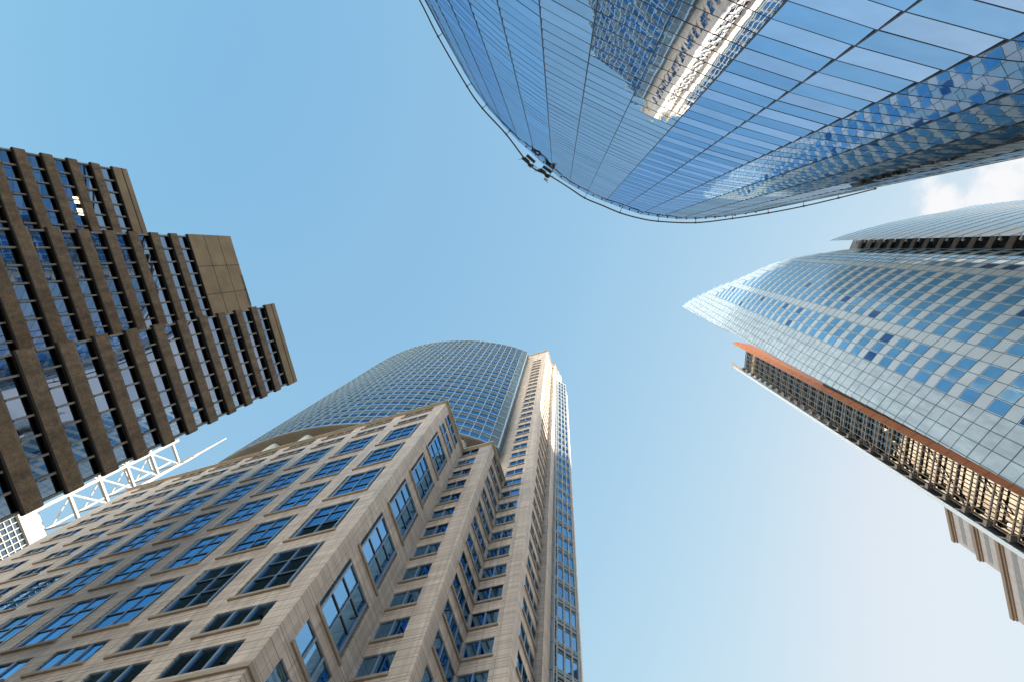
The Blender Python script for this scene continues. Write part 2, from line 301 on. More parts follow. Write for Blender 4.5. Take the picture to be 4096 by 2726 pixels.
# ------------------------------------------------------------------ granite tower with stepped corners and a curved glass shaft
gt = thing('granite_tower', 'tall pale granite skyscraper with stepped corners and a curved glass shaft behind its cornice', 'skyscraper', (*rot(-45, 30), GZ))
wins = []
def make_window(F, a0, a1, z0, z1, kind, nrm, depth=0.26, sill=True, sill_ext=(0.1, 0.1)):
    fr, pn, si = MB(), MB(), MB()
    d = -depth
    gd = d + 0.02
    def V(a, w, d1): fr.box(F, a - w / 2, a + w / 2, d + 0.03, d1, z0 + .003, z1 - .003, 0)
    def H(z, w, d1, b0=a0, b1=a1, mi=0): fr.box(F, b0 + .004, b1 - .004, d + 0.035, d1, z - w / 2, z + w / 2, mi)
    W = a1 - a0
    if kind == 'double':                          # glazed box standing forward between two deep side slots
        e = 0.46
        pn.face([F(a0, gd, z0), F(a0 + e, gd, z0), F(a0 + e, gd, z1), F(a0, gd, z1)]); pn.face([F(a1 - e, gd, z0), F(a1, gd, z0), F(a1, gd, z1), F(a1 - e, gd, z1)])
        pn.face([F(a0 + e, -.17, z0), F(a1 - e, -.17, z0), F(a1 - e, -.17, z1), F(a0 + e, -.17, z1)])
        for a in (a0 + e, a1 - e): V(a, 0.20, -0.02)
        fr.box(F, (a0 + a1) / 2 - .055, (a0 + a1) / 2 + .055, -.168, -.07, z0 + .003, z1 - .003)
        for a in (a0 + 0.05, a1 - 0.05): V(a, 0.08, -0.30)
        for k in (1, 2):
            z = z0 + (z1 - z0) * (0.36 if k == 1 else 0.70); fr.box(F, a0 + e + .1, a1 - e - .1, -.166, -.10, z - .10, z + .02, 1); fr.box(F, a0 + e + .1, a1 - e - .1, -.166, -.09, z + .03, z + .09, 0)
        for k in range(3):
            z = z0 + (z1 - z0) * 0.40 + k * 0.42
            H(z, 0.09, -0.20, a0 + .1, a0 + e - .1, 0); H(z, 0.09, -0.20, a1 - e + .1, a1 - .1, 0)
        fr.box(F, a0 + e + .1, a1 - e - .1, -.165, -.06, z0, z0 + .14); fr.box(F, a0 + e + .1, a1 - e - .1, -.165, -.08, z1 - .1, z1 - .004)
    if kind != 'double': gd = max(gd, -.15) if kind != 'loggia' else gd; pn.face([F(a0, gd, z0), F(a1, gd, z0), F(a1, gd, z1), F(a0, gd, z1)])
    if kind == 'double': pass
    elif kind == 'triple':
        for k in (1, 2): V(a0 + W * k / 3, 0.20, -0.02)
        for a in (a0 + 0.05, a1 - 0.05): V(a, 0.09, -0.2)
        H(z0 + 0.05, 0.10, -0.2); H(z1 - 0.05, 0.10, -0.2, mi=1)
    elif kind == 'pair':
        V((a0 + a1) / 2, 0.16, -0.05)
        for a in (a0 + 0.05, a1 - 0.05): V(a, 0.09, -0.14)
        H(z0 + 0.05, 0.10, -0.2); H(z1 - 0.05, 0.10, -0.2, mi=1)
    elif kind == 'loggia':
        for k in (1, 2): V(a0 + W * k / 3, 0.22, -0.01)
    if sill: si.box(F, a0 - sill_ext[0], a1 + sill_ext[1], -0.02, 0.17, z0 - 0.40, z0 - 0.12)
    c = F((a0 + a1) / 2, 0, (z0 + z1) / 2)
    pm = (M['louvre'] if kind == 'loggia' else (M['panecl'] if z1 > 79 else M['pane']))
    n = (F(0, 1, 0)[0] - F(0, 0, 0)[0], F(0, 1, 0)[1] - F(0, 0, 0)[1], 0)
    wins.append((apparent(c, W, z1 - z0, n), fr, [M['frame'], M['framed']], [('pane', pn, pm), ('sill', si, M['sill'])]))
    return (a0, a1, z0, z1, depth)

wall = MB(); low = GZ
# front of the low block (A)
FA = bframe_front(17.1); holes = []
DBL = [(32.75 + 7.82 * k) for k in range(5)]
for k in range(8):
    r_ = -25.1 - 6.73 * k; l_ = r_ - 4.85
    if k < 6:
        for s in DBL: holes.append(make_window(FA, l_, r_, s + 0.35, s + 6.2, 'double', 'A', 0.55))
        for s in (21.15, 25.15, 28.85): holes.append(make_window(FA, l_, r_, s + 0.35, s + 2.45, 'triple', 'A', sill=s > 27 or s < 23))
    else:
        q_ = -1.2 * (k - 6)
        for i in range(13): s = 21.15 + 3.91 * i; holes.append(make_window(FA, l_ + q_, r_ + q_, s + 0.35, s + 2.35, 'triple', 'A'))
        l_ += q_; r_ += q_
    holes.append(make_window(FA, l_, r_, 72.25, 74.15, 'triple', 'A'))
    holes.append(make_window(FA, l_, r_, 75.95, 77.66, 'loggia', 'A', 0.14))
wall_holes(wall, FA, -81.4, -23.2, low, 78.3, holes, 0.26)
# side of A
FAs = bframe_side(-23.2); holes = []
for s in DBL: holes.append(make_window(FAs, 18.75, 23.45, s - 0.6 + 0.35, s - 0.6 + 6.2, 'double', 'As', 0.55))
for s in (21.0, 25.0, 28.6): holes.append(make_window(FAs, 18.75, 23.45, s + 0.35, s + 2.45, 'triple', 'As'))
holes.append(make_window(FAs, 18.75, 23.45, 71.5, 73.6, 'triple', 'As')); holes.append(make_window(FAs, 18.75, 23.45, 75.2, 77.5, 'triple', 'As', 0.7))
wall_holes(wall, FAs, 17.1, 25.4, low, 78.3, holes, 0.26)
# front and side of B
FB = bframe_front(25.4); holes = []
for i in range(15): s = 21.25 + 3.895 * i; holes.append(make_window(FB, -23.15, -20.3, s, s + 2.15, 'pair', 'B', sill_ext=(0.03, 0.1)))
wall_holes(wall, FB, -23.2, -18.3, low, 78.3, holes, 0.26)
FBs = bframe_side(-18.3); holes = []
for i in range(14): s = 25.25 + 3.88 * i; holes.append(make_window(FBs, 26.95, 31.6, s, s + 2.1, 'triple', 'Bs', sill_ext=(0.1, 0.14)))
wall_holes(wall, FBs, 25.4, 31.75, low, 78.3, holes, 0.26)
# front and side of the shaft C
FC = bframe_front(31.75); holes = []
for i in range(36): s = 32.7 + 3.88 * i + 0.35; holes.append(make_window(FC, -18.0 if i > 12 else -18.2, -15.3, s, s + 2.05, 'pair', 'C', sill_ext=(0.14, 0.12)))
wall_holes(wall, FC, -21.5, -13.55, low, 182.0, holes, 0.26)
FCs = bframe_side(-13.55); holes = []
for i in range(36): s = 32.6 + 3.88 * i + 0.35; holes.append(make_window(FCs, 33.45, 38.05, s, s + 2.1, 'triple', 'Cs', 0.26))
wall_holes(wall, FCs, 31.75, 38.19, low, 182.0, holes, 0.26)
# D and the pier behind, backs and roofs
def wq(p0, q0, p1, q1, z0, z1): a, b = rot(p0, q0), rot(p1, q1); wall.face([(*a, z0), (*b, z0), (*b, z1), (*a, z1)])
wq(-13.55, 38.19, -12.75, 38.19, low, 187.8); wq(-12.75, 38.19, -12.75, 40.75, low, 187.8)
def roof(poly, z, mb=wall): mb.face([(*rot(*c), z) for c in poly])
wq(-81.4, 17.1, -81.4, 52, low, 78.3); wq(-81.4, 52, -40, 60, low, 78.3)
roof([(-81.4, 17.1), (-23.2, 17.1), (-23.2, 25.4), (-18.3, 25.4), (-18.3, 31.75), (-18.3, 52), (-81.4, 52)], 78.28)
wq(-21.5, 31.75, -21.5, 66, low, 182); roof([(-21.5, 31.75), (-13.55, 31.75), (-13.55, 54), (-21.5, 54)], 181.98)
wq(-13.55, 38.19, -13.55, 44, 181.9, 187.8); roof([(-18, 38.19), (-12.75, 38.19), (-12.75, 50), (-18, 50)], 187.78); wq(-18, 38.19, -13.55, 38.19, 181.9, 187.8)
# stepped crown piers behind D
for (p0, p1, q0, q1, zt) in ((-15, -12.25, 41.2, 42.6, 190.5), (-15, -12.0, 43.2, 45.0, 192.2), (-15, -12.3, 45.6, 48, 188.5), (-13.4, -12.55, 40.9, 42, 184)):
    wall.prism([rot(p0, q0), rot(p1, q0), rot(p1, q1), rot(p0, q1)], 150, zt)
wall.build('stone_wall', M['granite'], gt)
# cornices
def cornice(path, z, steps, closed=False):
    mb = MB(); n = len(path)
    for (h0, h1, out) in steps:
        pts = []
        for i in range(n):
            a = Vector(path[max(i - 1, 0)]); b = Vector(path[i]); c = Vector(path[min(i + 1, n - 1)])
            d1 = (b - a).normalized() if i > 0 else (c - b).normalized(); d2 = (c - b).normalized() if i < n - 1 else d1
            n1 = Vector((d1.y, -d1.x)); n2 = Vector((d2.y, -d2.x)); m = (n1 + n2).normalized(); k = out / max(0.3, m.dot(n1))
            pts.append((b + m * k, b - m * 0.05))
        for i in range(n - 1):
            (o0, i0), (o1, i1) = pts[i], pts[i + 1]
            P = [rot(*o0), rot(*o1), rot(*i1), rot(*i0)]
            mb.hexa([(*p, z + h0) for p in P] + [(*p, z + h1) for p in P])
    return mb
pathAB = [(-81.6, 17.1), (-23.2, 17.1), (-23.2, 25.4), (-18.3, 25.4), (-18.3, 31.7)]
cornice(pathAB, 77.75, ((0, 0.20, 0.08), (0.20, 0.34, 0.20), (0.34, 0.46, 0.14), (0.46, 0.72, 0.34))).build('cornice', M['cornice'], gt)
cornice([(-21.5, 31.75), (-13.55, 31.75), (-13.55, 38.15)], 181.6, ((0, 0.5, 0.15), (0.5, 0.9, 0.40), (0.9, 1.5, 0.30))).build('cornice', M['cornice'], gt)
cornice([(-14.5, 38.19), (-12.75, 38.19), (-12.75, 42)], 187.4, ((0, 0.6, 0.2), (0.6, 1.1, 0.35))).build('cornice', M['cornice'], gt)
cornice([(-81.5, 17.1), (-23.2, 17.1), (-23.2, 25.35)], 24.75, ((0, 0.36, 0.16),)).build('string_course', M['sill'], gt)
part_windows(gt, wins, 100)

# glazed bay beside D
bay = MB(); bpath = [(-13.1, 40.76), (-12.45, 40.78), (-10.25, 43.30)]
def bay_seg(p, q):
    a, b = rot(*p), rot(*q); d = Vector((b[0] - a[0], b[1] - a[1])); return frame(a, (d.x, d.y), (d.y, -d.x)), d.length
Fb, Lb = bay_seg(bpath[1], bpath[2]); Ff, Lf = bay_seg(bpath[0], bpath[1])
bp, bf, bs = MB(), MB(), MB()
ZB = [21.0 + 3.93 * i for i in range(40)]; ZB = [z for z in ZB if z < 174]
for z in ZB:
    zt = min(z + 3.93, 175)
    bp.face([Fb(0, 0, z), Fb(Lb, 0, z), Fb(Lb, 0, zt), Fb(0, 0, zt)])
    bf.box(Fb, 0, Lb, 0.01, 0.14, z - 0.24, z - 0.06); bf.box(Fb, 0, Lb, 0.01, 0.14, z + 0.06, z + 0.24)
    for h in (2.65, 3.15): bf.box(Fb, 0.1, Lb - .05, 0.01, 0.08, z + h, z + h + 0.09)
    bf.box(Fb, 0, Lb, 0.004, 0.03, z + 2.78, z + 3.12, 1); bf.box(Fb, 0, Lb, 0.004, 0.03, z + 3.28, z + 3.6, 0)
    for h in range(5): bf.box(Fb, 0.05, 0.36, 0.01, 0.10, z + 0.5 + h * 0.65, z + 0.75 + h * 0.65, 1)
    bs.box(Ff, -0.35, Lf, -0.1, 0.02, z + 0.28, zt - 0.28); bs.box(Ff, -0.35, Lf, -0.1, 0.08, z - 0.2, z + 0.2)
    bs.box(Ff, -0.35, Lf, -0.1, -0.02, z + 0.2, z + 0.28, 1); bs.box(Ff, -0.35, Lf, -0.1, -0.02, zt - 0.28, zt - 0.2, 1)
for a in (0.03, 0.42, 1.42, 2.4, Lb - 0.08): bf.box(Fb, a - 0.08, a + 0.08, 0.01, 0.17, 20, 175)
bpo = bp.build('bay_window', M['panecl'], gt); bf.build('mullions', [M['alub'], M['louvre']], bpo); bs.build('corner_panel', [M['grey'], M['framed']], bpo)
pier = MB(); pier.prism([rot(-10.25, 43.30), rot(-9.98, 43.42), rot(-10.35, 45.5), rot(-13.8, 58), rot(-14.5, 58), rot(-13, 43.4)], low, 166.5)
pier.prism([rot(-13.2, 40.8), rot(-12.5, 40.85), rot(-10.4, 43.3), rot(-13.2, 43.3)], 174, 175.4)
pier.build('pier', M['granite'], gt)

# curved glass shaft: one band of windows for each storey
crv = [(-20.05, 29.85), (-22.6, 27.75), (-25.8, 25.7), (-28.8, 24.2), (-33.3, 22.1), (-38.3, 20.25), (-44.3, 18.65), (-50.4, 17.5), (-55.5, 17.1), (-60.2, 17.15), (-65.4, 17.7), (-70.8, 18.7), (-76.4, 20.15), (-86, 23.2), (-96, 26.7), (-106, 30.6), (-110, 33)]
def resample(pts, step, smooth=3):
    pts = [Vector(p) for p in pts]
    for _ in range(smooth):                       # corner cutting keeps the ends
        q = [pts[0]]
        for a, b in zip(pts[:-1], pts[1:]): q += [a * .75 + b * .25, a * .25 + b * .75]
        q.append(pts[-1]); pts = q
    out = [pts[0]]; acc = 0.0
    for a, b in zip(pts[:-1], pts[1:]):
        L = (b - a).length
        while acc + L >= step:
            t = (step - acc) / L; a = a + (b - a) * t; out.append(a); L = (b - a).length; acc = 0.0
        acc += L
    return out
cn = [Vector(rot(p.x, p.y)) for p in resample(crv, 1.86)]
Z0C, NST = 89.0, 23; SH = 3.92
def seg_frames(nodes):
    out = []
    for a, b in zip(nodes[:-1], nodes[1:]):
        d = b - a; nn = Vector((-d.y, d.x))
        if nn.dot(-((a + b) / 2)) < 0: nn = -nn
        out.append((frame(a, d, nn), d.length))
    return out
sf = seg_frames(cn)
for st in range(NST):
    z = Z0C + SH * st; gl, mu, lo = MB(), MB(), MB()
    for i, (F, L) in enumerate(sf):
        if i == 0:                                # louvred end bay
            lo.box(F, 0, L, -0.05, 0.0, z, z + SH, 1)
            for k in range(9): lo.box(F, 0.05, L, 0.005, 0.10, z + 0.25 + k * 0.4, z + 0.36 + k * 0.4, 0)
        else:
            gl.face([F(0, 0, z), F(L, 0, z), F(L, 0, z + 2.45), F(0, 0, z + 2.45)])
            lo.face([F(0, -0.12, z + 2.45), F(L, -0.12, z + 2.45), F(L, -0.12, z + SH), F(0, -0.12, z + SH)], 1)
            for h in (2.42, 2.86, 3.30): lo.box(F, 0, L, -0.10, 0.08, z + h, z + h + 0.10, 0)
        mu.box(F, 0, L, -0.02, 0.24, z - 0.20, z - 0.05); mu.box(F, 0, L, -0.02, 0.20, z + 0.06, z + 0.19)
        mu.box(F, -0.07, 0.07, -0.02, 0.18, z + .2, z + SH - .21)
    o = gl.build('window_band', M['panecl'], gt); mu.build('mullions', M['alu'], o); lo.build('louvres', [M['alu'], M['louvre']], o)
ZT = Z0C + SH * NST
cap = MB()
for F, L in sf: cap.box(F, 0, L, -0.3, 0.28, ZT - 0.2, ZT + 0.25)
cap.build('parapet', M['alu'], gt)
e0 = MB(); F0 = sf[0][0]
e0.box(F0, -0.28, 0.05, -0.15, 0.22, Z0C - 0.6, ZT + 0.4)
e0.build('edge_mullion', M['alu'], gt)
ret = MB(); Fr = bframe_side(-20.1)
for st in range(NST + 1):
    z = Z0C - 3 + SH * st
    ret.box(Fr, 30.05, 31.72, -0.12, 0.0, z, z + SH, 1)
    ret.box(Fr, 30.05, 31.72, 0.003, 0.09, z - .12, z + .12, 0)
for k in range(4): ret.box(Fr, 30.3 + k * .42, 30.36 + k * .42, 0.004, 0.07, Z0C - 3, ZT, 0)
ret.build('side_louvre', [M['grey'], M['louvre']], gt)
sfm = MB(); inner = [rot(-21.4, 31.5), rot(-21.4, 55), rot(-110, 55)]
sfm.face([(p.x, p.y, Z0C - 0.25) for p in cn] + [(*p, Z0C - 0.25) for p in inner[::-1]]); rfm = MB(); rfm.face([(p.x, p.y, ZT + .1) for p in cn] + [(*p, ZT + .1) for p in inner[::-1]]); rfm.build('flat_roof', M['grey'], gt)
for F, L in sf: sfm.box(F, 0, L, -0.3, 0.15, Z0C - 0.45, Z0C - 0.21)
sfm.build('soffit', M['soffit'], gt)
bk = MB()
ins = [p + Vector(rot(0, 1)) * 7.0 for p in cn]
for a, b in zip(ins[:-1], ins[1:]): bk.face([(a.x, a.y, 78), (b.x, b.y, 78), (b.x, b.y, Z0C - .3), (a.x, a.y, Z0C - .3)])
bk.build('core_wall', M['soffit'], gt)
for (p, q) in ((-60.1, 19.2), (-53.3, 19.3), (-66.9, 20.2), (-46.5, 20.4), (-39.8, 22.2), (-33.2, 24.4), (-26.2, 27.6), (-73.7, 22.0)):
    c = rot(p, q); cm = MB(); cm.bar((*c, 78.3), (*c, Z0C - .3), 2.2, n=24); cm.build('round_column', M['colm'], gt, smooth=False)

# ------------------------------------------------------------------ brown concrete office block in three stepped wings
M['conc'] = simple('brown_aggregate', (0.25, 0.165, 0.10), 0.85, var=0.22, scale=2.2)
n_, l_, b_ = M['conc'].node_tree.nodes, M['conc'].node_tree.links, M['conc'].node_tree.nodes['Principled BSDF']
sp = N(n_, 'ShaderNodeTexNoise'); sp.inputs['Scale'].default_value = 7.0; sp.inputs['Detail'].default_value = 3; sp.inputs['Roughness'].default_value = .8
gp = [x for x in n_ if x.type == 'NEW_GEOMETRY'][0]; l_.new(gp.outputs['Position'], sp.inputs['Vector'])
spr = N(n_, 'ShaderNodeMapRange'); spr.inputs['From Min'].default_value = .35; spr.inputs['From Max'].default_value = .65; spr.inputs['To Min'].default_value = .72; spr.inputs['To Max'].default_value = 1.25; l_.new(sp.outputs['Fac'], spr.inputs['Value'])
spv = N(n_, 'ShaderNodeVectorMath', operation='SCALE'); src = b_.inputs['Base Color'].links[0].from_socket; l_.new(src, spv.inputs[0]); l_.new(spr.outputs[0], spv.inputs['Scale']); l_.new(spv.outputs[0], b_.inputs['Base Color'])
st2 = N(n_, 'ShaderNodeTexNoise'); st2.inputs['Scale'].default_value = 1.0; st2.inputs['Detail'].default_value = 4; mp2 = N(n_, 'ShaderNodeMapping'); mp2.inputs['Scale'].default_value = (1.3, 1.3, .22)
l_.new(gp.outputs['Position'], mp2.inputs['Vector']); l_.new(mp2.outputs[0], st2.inputs['Vector'])
s2r = N(n_, 'ShaderNodeMapRange'); s2r.inputs['From Min'].default_value = .35; s2r.inputs['From Max'].default_value = .65; s2r.inputs['To Min'].default_value = .74; s2r.inputs['To Max'].default_value = 1.14; l_.new(st2.outputs['Fac'], s2r.inputs['Value'])
s2v = N(n_, 'ShaderNodeVectorMath', operation='SCALE'); l_.new(spv.outputs[0], s2v.inputs[0]); l_.new(s2r.outputs[0], s2v.inputs['Scale']); l_.new(s2v.outputs[0], b_.inputs['Base Color'])
bmp = N(n_, 'ShaderNodeBump'); bmp.inputs['Distance'].default_value = .03; bmp.inputs['Strength'].default_value = .6; l_.new(sp.outputs['Fac'], bmp.inputs['Height']); l_.new(bmp.outputs[0], b_.inputs['Normal'])
M['concj'] = simple('dark_joint', (0.035, 0.027, 0.02), 0.8)
M['fin'] = simple('mullion_grey', (0.32, 0.28, 0.23), 0.6)
M['paneb'] = mirror('smoked_pane', (0.25, 0.31, 0.40), 0.0006, 0.5)
M['glow'] = emit('ceiling_lamp', (1.0, 0.82, 0.5), 1.6)
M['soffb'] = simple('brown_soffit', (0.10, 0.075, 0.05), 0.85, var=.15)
un, nn_ = Vector((0.2284, 0.9736)), Vector((0.9736, -0.2284))
ob = thing('concrete_office_block', 'dark brown concrete office block of three stepped wings with deep horizontal spandrels and strip windows', 'office block', (-60, -8, GZ))
KB = 0.92                                       # size of the block
PITCH = 3.70 * KB
M['concp'] = simple('sunlit_brown_panel', (0.36, 0.245, 0.14), 0.8, var=0.16, scale=.5)  # lighter brown of the top panels stands in for slight sunlight
def wing(D, s0, s1, zlast, nfl, zroof, solid):
    D, s0, s1, zlast, zroof = D * KB, s0 * KB, s1 * KB, zlast * KB, zroof * KB
    F = frame(-nn_ * D, un, nn_)
    body = MB(); body.box(F, s0 + .25, s1 - .25, -26, -0.43, GZ, zroof - 0.5)
    for i in range(nfl):
        z = zlast - PITCH * i; top = zroof if i == 0 else None
        sp_ = MB()
        if top: prof = [(0, z), (0, zroof), (-0.42, zroof), (-0.42, z)]
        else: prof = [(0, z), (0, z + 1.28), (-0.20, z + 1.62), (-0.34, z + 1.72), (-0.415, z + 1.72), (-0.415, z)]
        a = [F(s0, d, zz) for d, zz in prof]; b = [F(s1, d, zz) for d, zz in prof]; m = len(prof)
        for k in range(m):
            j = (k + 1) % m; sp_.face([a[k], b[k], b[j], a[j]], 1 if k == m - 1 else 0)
        sp_.face(a[::-1]); sp_.face(b)
        sp_.box(F, s0 + .004, s1 - .004, -.16, 0.035, z - .16, z + .03, 2)
        for q in (s0 + 1.2 + 3.6 * k for k in range(int((s1 - s0) / 3.6) + 1)):
            if False: pass
        if top:
            if solid:
                for f_ in (0.34, 0.67): sp_.box(F, s0, s1, 0, 0.008, z + (zroof - z) * f_ - .05, z + (zroof - z) * f_ + .05, 2)
                for q in (0.36, 0.68): sp_.box(F, s0 + (s1 - s0) * q - .04, s0 + (s1 - s0) * q + .04, 0, 0.008, z, zroof, 2)
            else: sp_.box(F, s0, s1, 0, 0.01, z + (zroof - z) * .58, z + (zroof - z) * .58 + .2, 2)
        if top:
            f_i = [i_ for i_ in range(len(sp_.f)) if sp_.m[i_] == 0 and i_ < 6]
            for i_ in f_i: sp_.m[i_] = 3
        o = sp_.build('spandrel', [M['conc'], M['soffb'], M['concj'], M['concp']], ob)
        if i == 0: pass
        if i > 0 or True:
            zb = z - PITCH + 1.72; gl, fi = MB(), MB()
            gl.face([F(s0 + .3, -.40, zb), F(s1 - .3, -.40, zb), F(s1 - .3, -.40, z), F(s0 + .3, -.40, z)])
            W_ = s1 - s0 - .6; nb = max(2, round(W_ / 1.64))
            for k in range(nb + 1):
                x = s0 + .3 + W_ * k / nb; fi.box(F, x - .085, x + .085, -.39, -.17, zb, z - .02)
            fi.box(F, s0 + .3, s1 - .3, -.39, -.35, zb, zb + .07)
            w = gl.build('window_band', M['paneb'], ob); fi.build('mullions', M['fin'], w)
            if D > 60 and i in (4, 3):
                pass
    body.build('wall', M['conc'], ob)
    return F
F3 = wing(44.6, -2.45, 10.2, 75.25, 17, 77.9, False)
F2 = wing(53.8, -15.4, -1.6, 76.2, 16, 86.7, True)
F1 = wing(63.3, -28.1, -14.6, 77.6, 14, 80.4, False)
for (s, zb) in ((-20.5, 63.7), (-19.0, 63.7), (-14.4, 63.7)):
    lm = MB(); lm.box(F1, s - .42, s + .42, -.395, -.375, zb + .15, zb + .85); lm.build('ceiling_light', M['glow'], ob)
ra = MB()
for k in range(2): ra.bar(F2((-8.6) * KB, .12, (86.2 + .25 * k) * KB), F2((-3.4) * KB, .12, (86.2 + .25 * k) * KB), .05)
for k in range(5): ra.bar(F2((-8.6 + 1.3 * k) * KB, -.02, (86.2) * KB), F2((-8.6 + 1.3 * k) * KB, .12, (86.5) * KB), .05)
ra.build('roof_rail', M['concj'], ob)

# ------------------------------------------------------------------ curved glass tower overhead
M['pale'] = mirror('pale_glass', (0.56, 0.66, 0.82), 0.0022, 0.55, stretch=(1, 1, 1.6))
M['deep'] = mirror('deep_glass', (0.38, 0.56, 0.76), 0.0022, 0.55, stretch=(1, 1, 1.6))
M['mid'] = mirror('mid_glass', (0.55, 0.68, 0.82), 0.0030, 0.60, stretch=(1, 1, 1.6))
M['mid2'] = mirror('clear_glass', (0.60, 0.66, 0.74), 0.0030, 0.60, stretch=(1, 1, 1.6))
M['mid3'] = mirror('grey_glass', (0.48, 0.55, 0.62), 0.0030, 0.60, stretch=(1, 1, 1.6))
M['gap'] = simple('black_joint', (0.02, 0.022, 0.025), 0.5)
M['bronze'] = simple('bronze_rail', (0.10, 0.065, 0.04), 0.5, 0.3)
M['body'] = simple('shell_dark', (0.05, 0.06, 0.07), 0.6)
pl = [(-34, -64), (-30.6, -55.5), (-28.0, -50.8), (-25.7, -46.6), (-23.3, -42.5), (-20.95, -38.4), (-18.45, -34.5), (-15.6, -30.8), (-12.45, -27.35), (-9.04, -23.99), (-5.46, -20.92), (-1.68, -18.29), (2.30, -16.14),
      (6.53, -14.06), (10.9, -12.15), (15.24, -10.67), (19.8, -9.34), (24.7, -8.66), (29.3, -8.2), (33.9, -8.2), (38.5, -8.5), (43.2, -9.05), (48, -9.8), (53, -10.85), (58, -12.1), (64, -13.8), (72, -16.4), (80, -19.6)]
zt = [121.0] * 10 + [121.5, 126.3, 131.5, 133.2, 132.9, 134.2, 135.4, 136.8, 137.4, 137.6] + [137.6] * 8
pl = [Vector(p) for p in pl]
gtw = thing('curved_glass_tower', 'curved tower of blue mirror glass panels with a rail around its rounded top edge', 'glass tower', (20, -30, GZ))
panels = []
SEAM = 0.05
lines_v, ROW = [], 2.0
for i in range(len(pl) - 1):
    a, b = pl[i], pl[i + 1]; d = b - a; L = d.length; n = Vector((-d.y, d.x)); n = n if n.dot(-(a + b) / 2) > 0 else -n
    F = frame(a, d, n); nz = n.normalized()
    r = 0; z = GZ
    while True:
        z0 = GZ + 0.6 + ROW * r; z1 = z0 + ROW
        ta, tb = zt[i], zt[i + 1]
        if z0 > max(ta, tb) - .3: break
        za, zb_ = min(z1, ta), min(z1, tb)
        if za <= z0 + .05 and zb_ <= z0 + .05: break
        mb = MB(); TL = 0.046; j_ = [random.uniform(-.010, .010) for _ in range(4)]; mb.face([F(0, j_[0], z0), F(L, j_[1], z0), F(L, TL * max(zb_ - z0, .02) + j_[2], max(zb_, z0 + .02)), F(0, TL * max(za - z0, .02) + j_[3], max(za, z0 + .02))])   # panels lean out a little, like shingles
        if 9 <= i <= 10: mt = M['mid']
        elif 11 <= i <= 13: mt = M['mid2']
        elif i >= 17: mt = M['mid3']
        else: mt = M['pale'] if r % 2 == 0 else M['deep']
        c = F(L / 2, 0, (z0 + z1) / 2)
        panels.append((apparent(c, L, ROW, (nz.x, nz.y, 0)), mb, mt, []))
        r += 1
part_windows(gtw, panels, 100, 'glass_panel')
for i in range(1, len(pl) - 1):
    o = (pl[i + 1] - pl[i - 1]).normalized(); n = Vector((-o.y, o.x)); n = n if n.dot(-pl[i]) > 0 else -n
    F = frame(pl[i], o, n); mb = MB(); mb.box(F, -.045, .045, -.05, .11, GZ, zt[i] + .05)
    mb.build('vertical_joint', M['gap'], gtw)
def ring(z, off, cut=0.0):
    return [None]
tm_big = []
for r in range(1, 70):
    z = GZ + 0.6 + ROW * r; mb = MB()
    for i in range(len(pl) - 1):
        if z > min(zt[i], zt[i + 1]) - .2: continue
        a, b = pl[i], pl[i + 1]; d = b - a; n = Vector((-d.y, d.x)); n = n if n.dot(-(a + b) / 2) > 0 else -n
        F = frame(a, d, n); mb.box(F, 0.0, d.length, -.03, .104, z - .026, z + .026)
    if mb.f: mb.build('horizontal_joint', M['gap'], gtw)
bd = MB(); inn = [p + p.normalized() * 1.2 for p in pl]
bd.prism([(p.x, p.y) for p in inn] + [(95, -60), (40, -110), (-30, -100)], GZ, [z - 2.5 for z in zt] + [125] * 3)
bd.build('core', M['body'], gtw)
edg = MB()
for i in range(len(pl) - 1):
    edg.bar((pl[i].x, pl[i].y, zt[i] + .02), (pl[i + 1].x, pl[i + 1].y, zt[i + 1] + .02), .08)
edg.build('parapet_edge', M['gap'], gtw)
# maintenance rail carried in front of the parapet, and its brackets
rail = [(-119.84, 1.9666, 121), (-120.2, 2.2774, 121), (-119.95, 2.9400, 121), (-118.96, 3.4081, 121), (-115.05, 4.2944, 121.3), (-103.44, 6.6872, 122), (-97.98, 7.1752, 125), (-82.9, 8.45, 130.5), (-65.24, 9.2750, 132.2), (-47.5, 8.73, 132.5), (-32.87, 7.6415, 133), (-23.3, 6.42, 134.5), (-17.21, 5.3386, 136), (-12.07, 3.9772, 137), (-10.88, 3.1651, 137), (-10.51, 2.6452, 137), (-10.56, 2.2784, 137), (-10.87, 2.0092, 137), (-11.25, 1.7892, 137)]
rp3 = []
for az, k, z in rail:
    r_ = z / k; rp3.append(Vector((r_ * math.cos(R(az)), r_ * math.sin(R(az)), z)))
rp3[5] = Vector((-6.45, -18.9, 122.4)); 
rp3 = [rp3[0] + (rp3[0] - rp3[2]) * .8] + rp3
def catmull(P, n=6):
    out = []
    for i in range(len(P) - 1):
        p0, p1, p2, p3 = P[max(i - 1, 0)], P[i], P[i + 1], P[min(i + 2, len(P) - 1)]
        for k in range(n):
            t = k / n; out.append(0.5 * ((2 * p1) + (p2 - p0) * t + (2 * p0 - 5 * p1 + 4 * p2 - p3) * t * t + (3 * p1 - p0 - 3 * p2 + p3) * t ** 3))
    return out + [P[-1]]
rs = catmull(rp3)
rm = MB()
for a, b in zip(rs[:-1], rs[1:]): rm.bar(a, b, .30, h=.26)
ro = rm.build('maintenance_rail', M['bronze'], gtw)
def closest(p):
    best = None
    for a, b in zip(pl[:-1], pl[1:]):
        d = b - a; t = max(0, min(1, (p - a).dot(d) / d.length_squared)); q = a + d * t
        if best is None or (p - q).length < best[0]: best = ((p - q).length, q)
    return best[1]
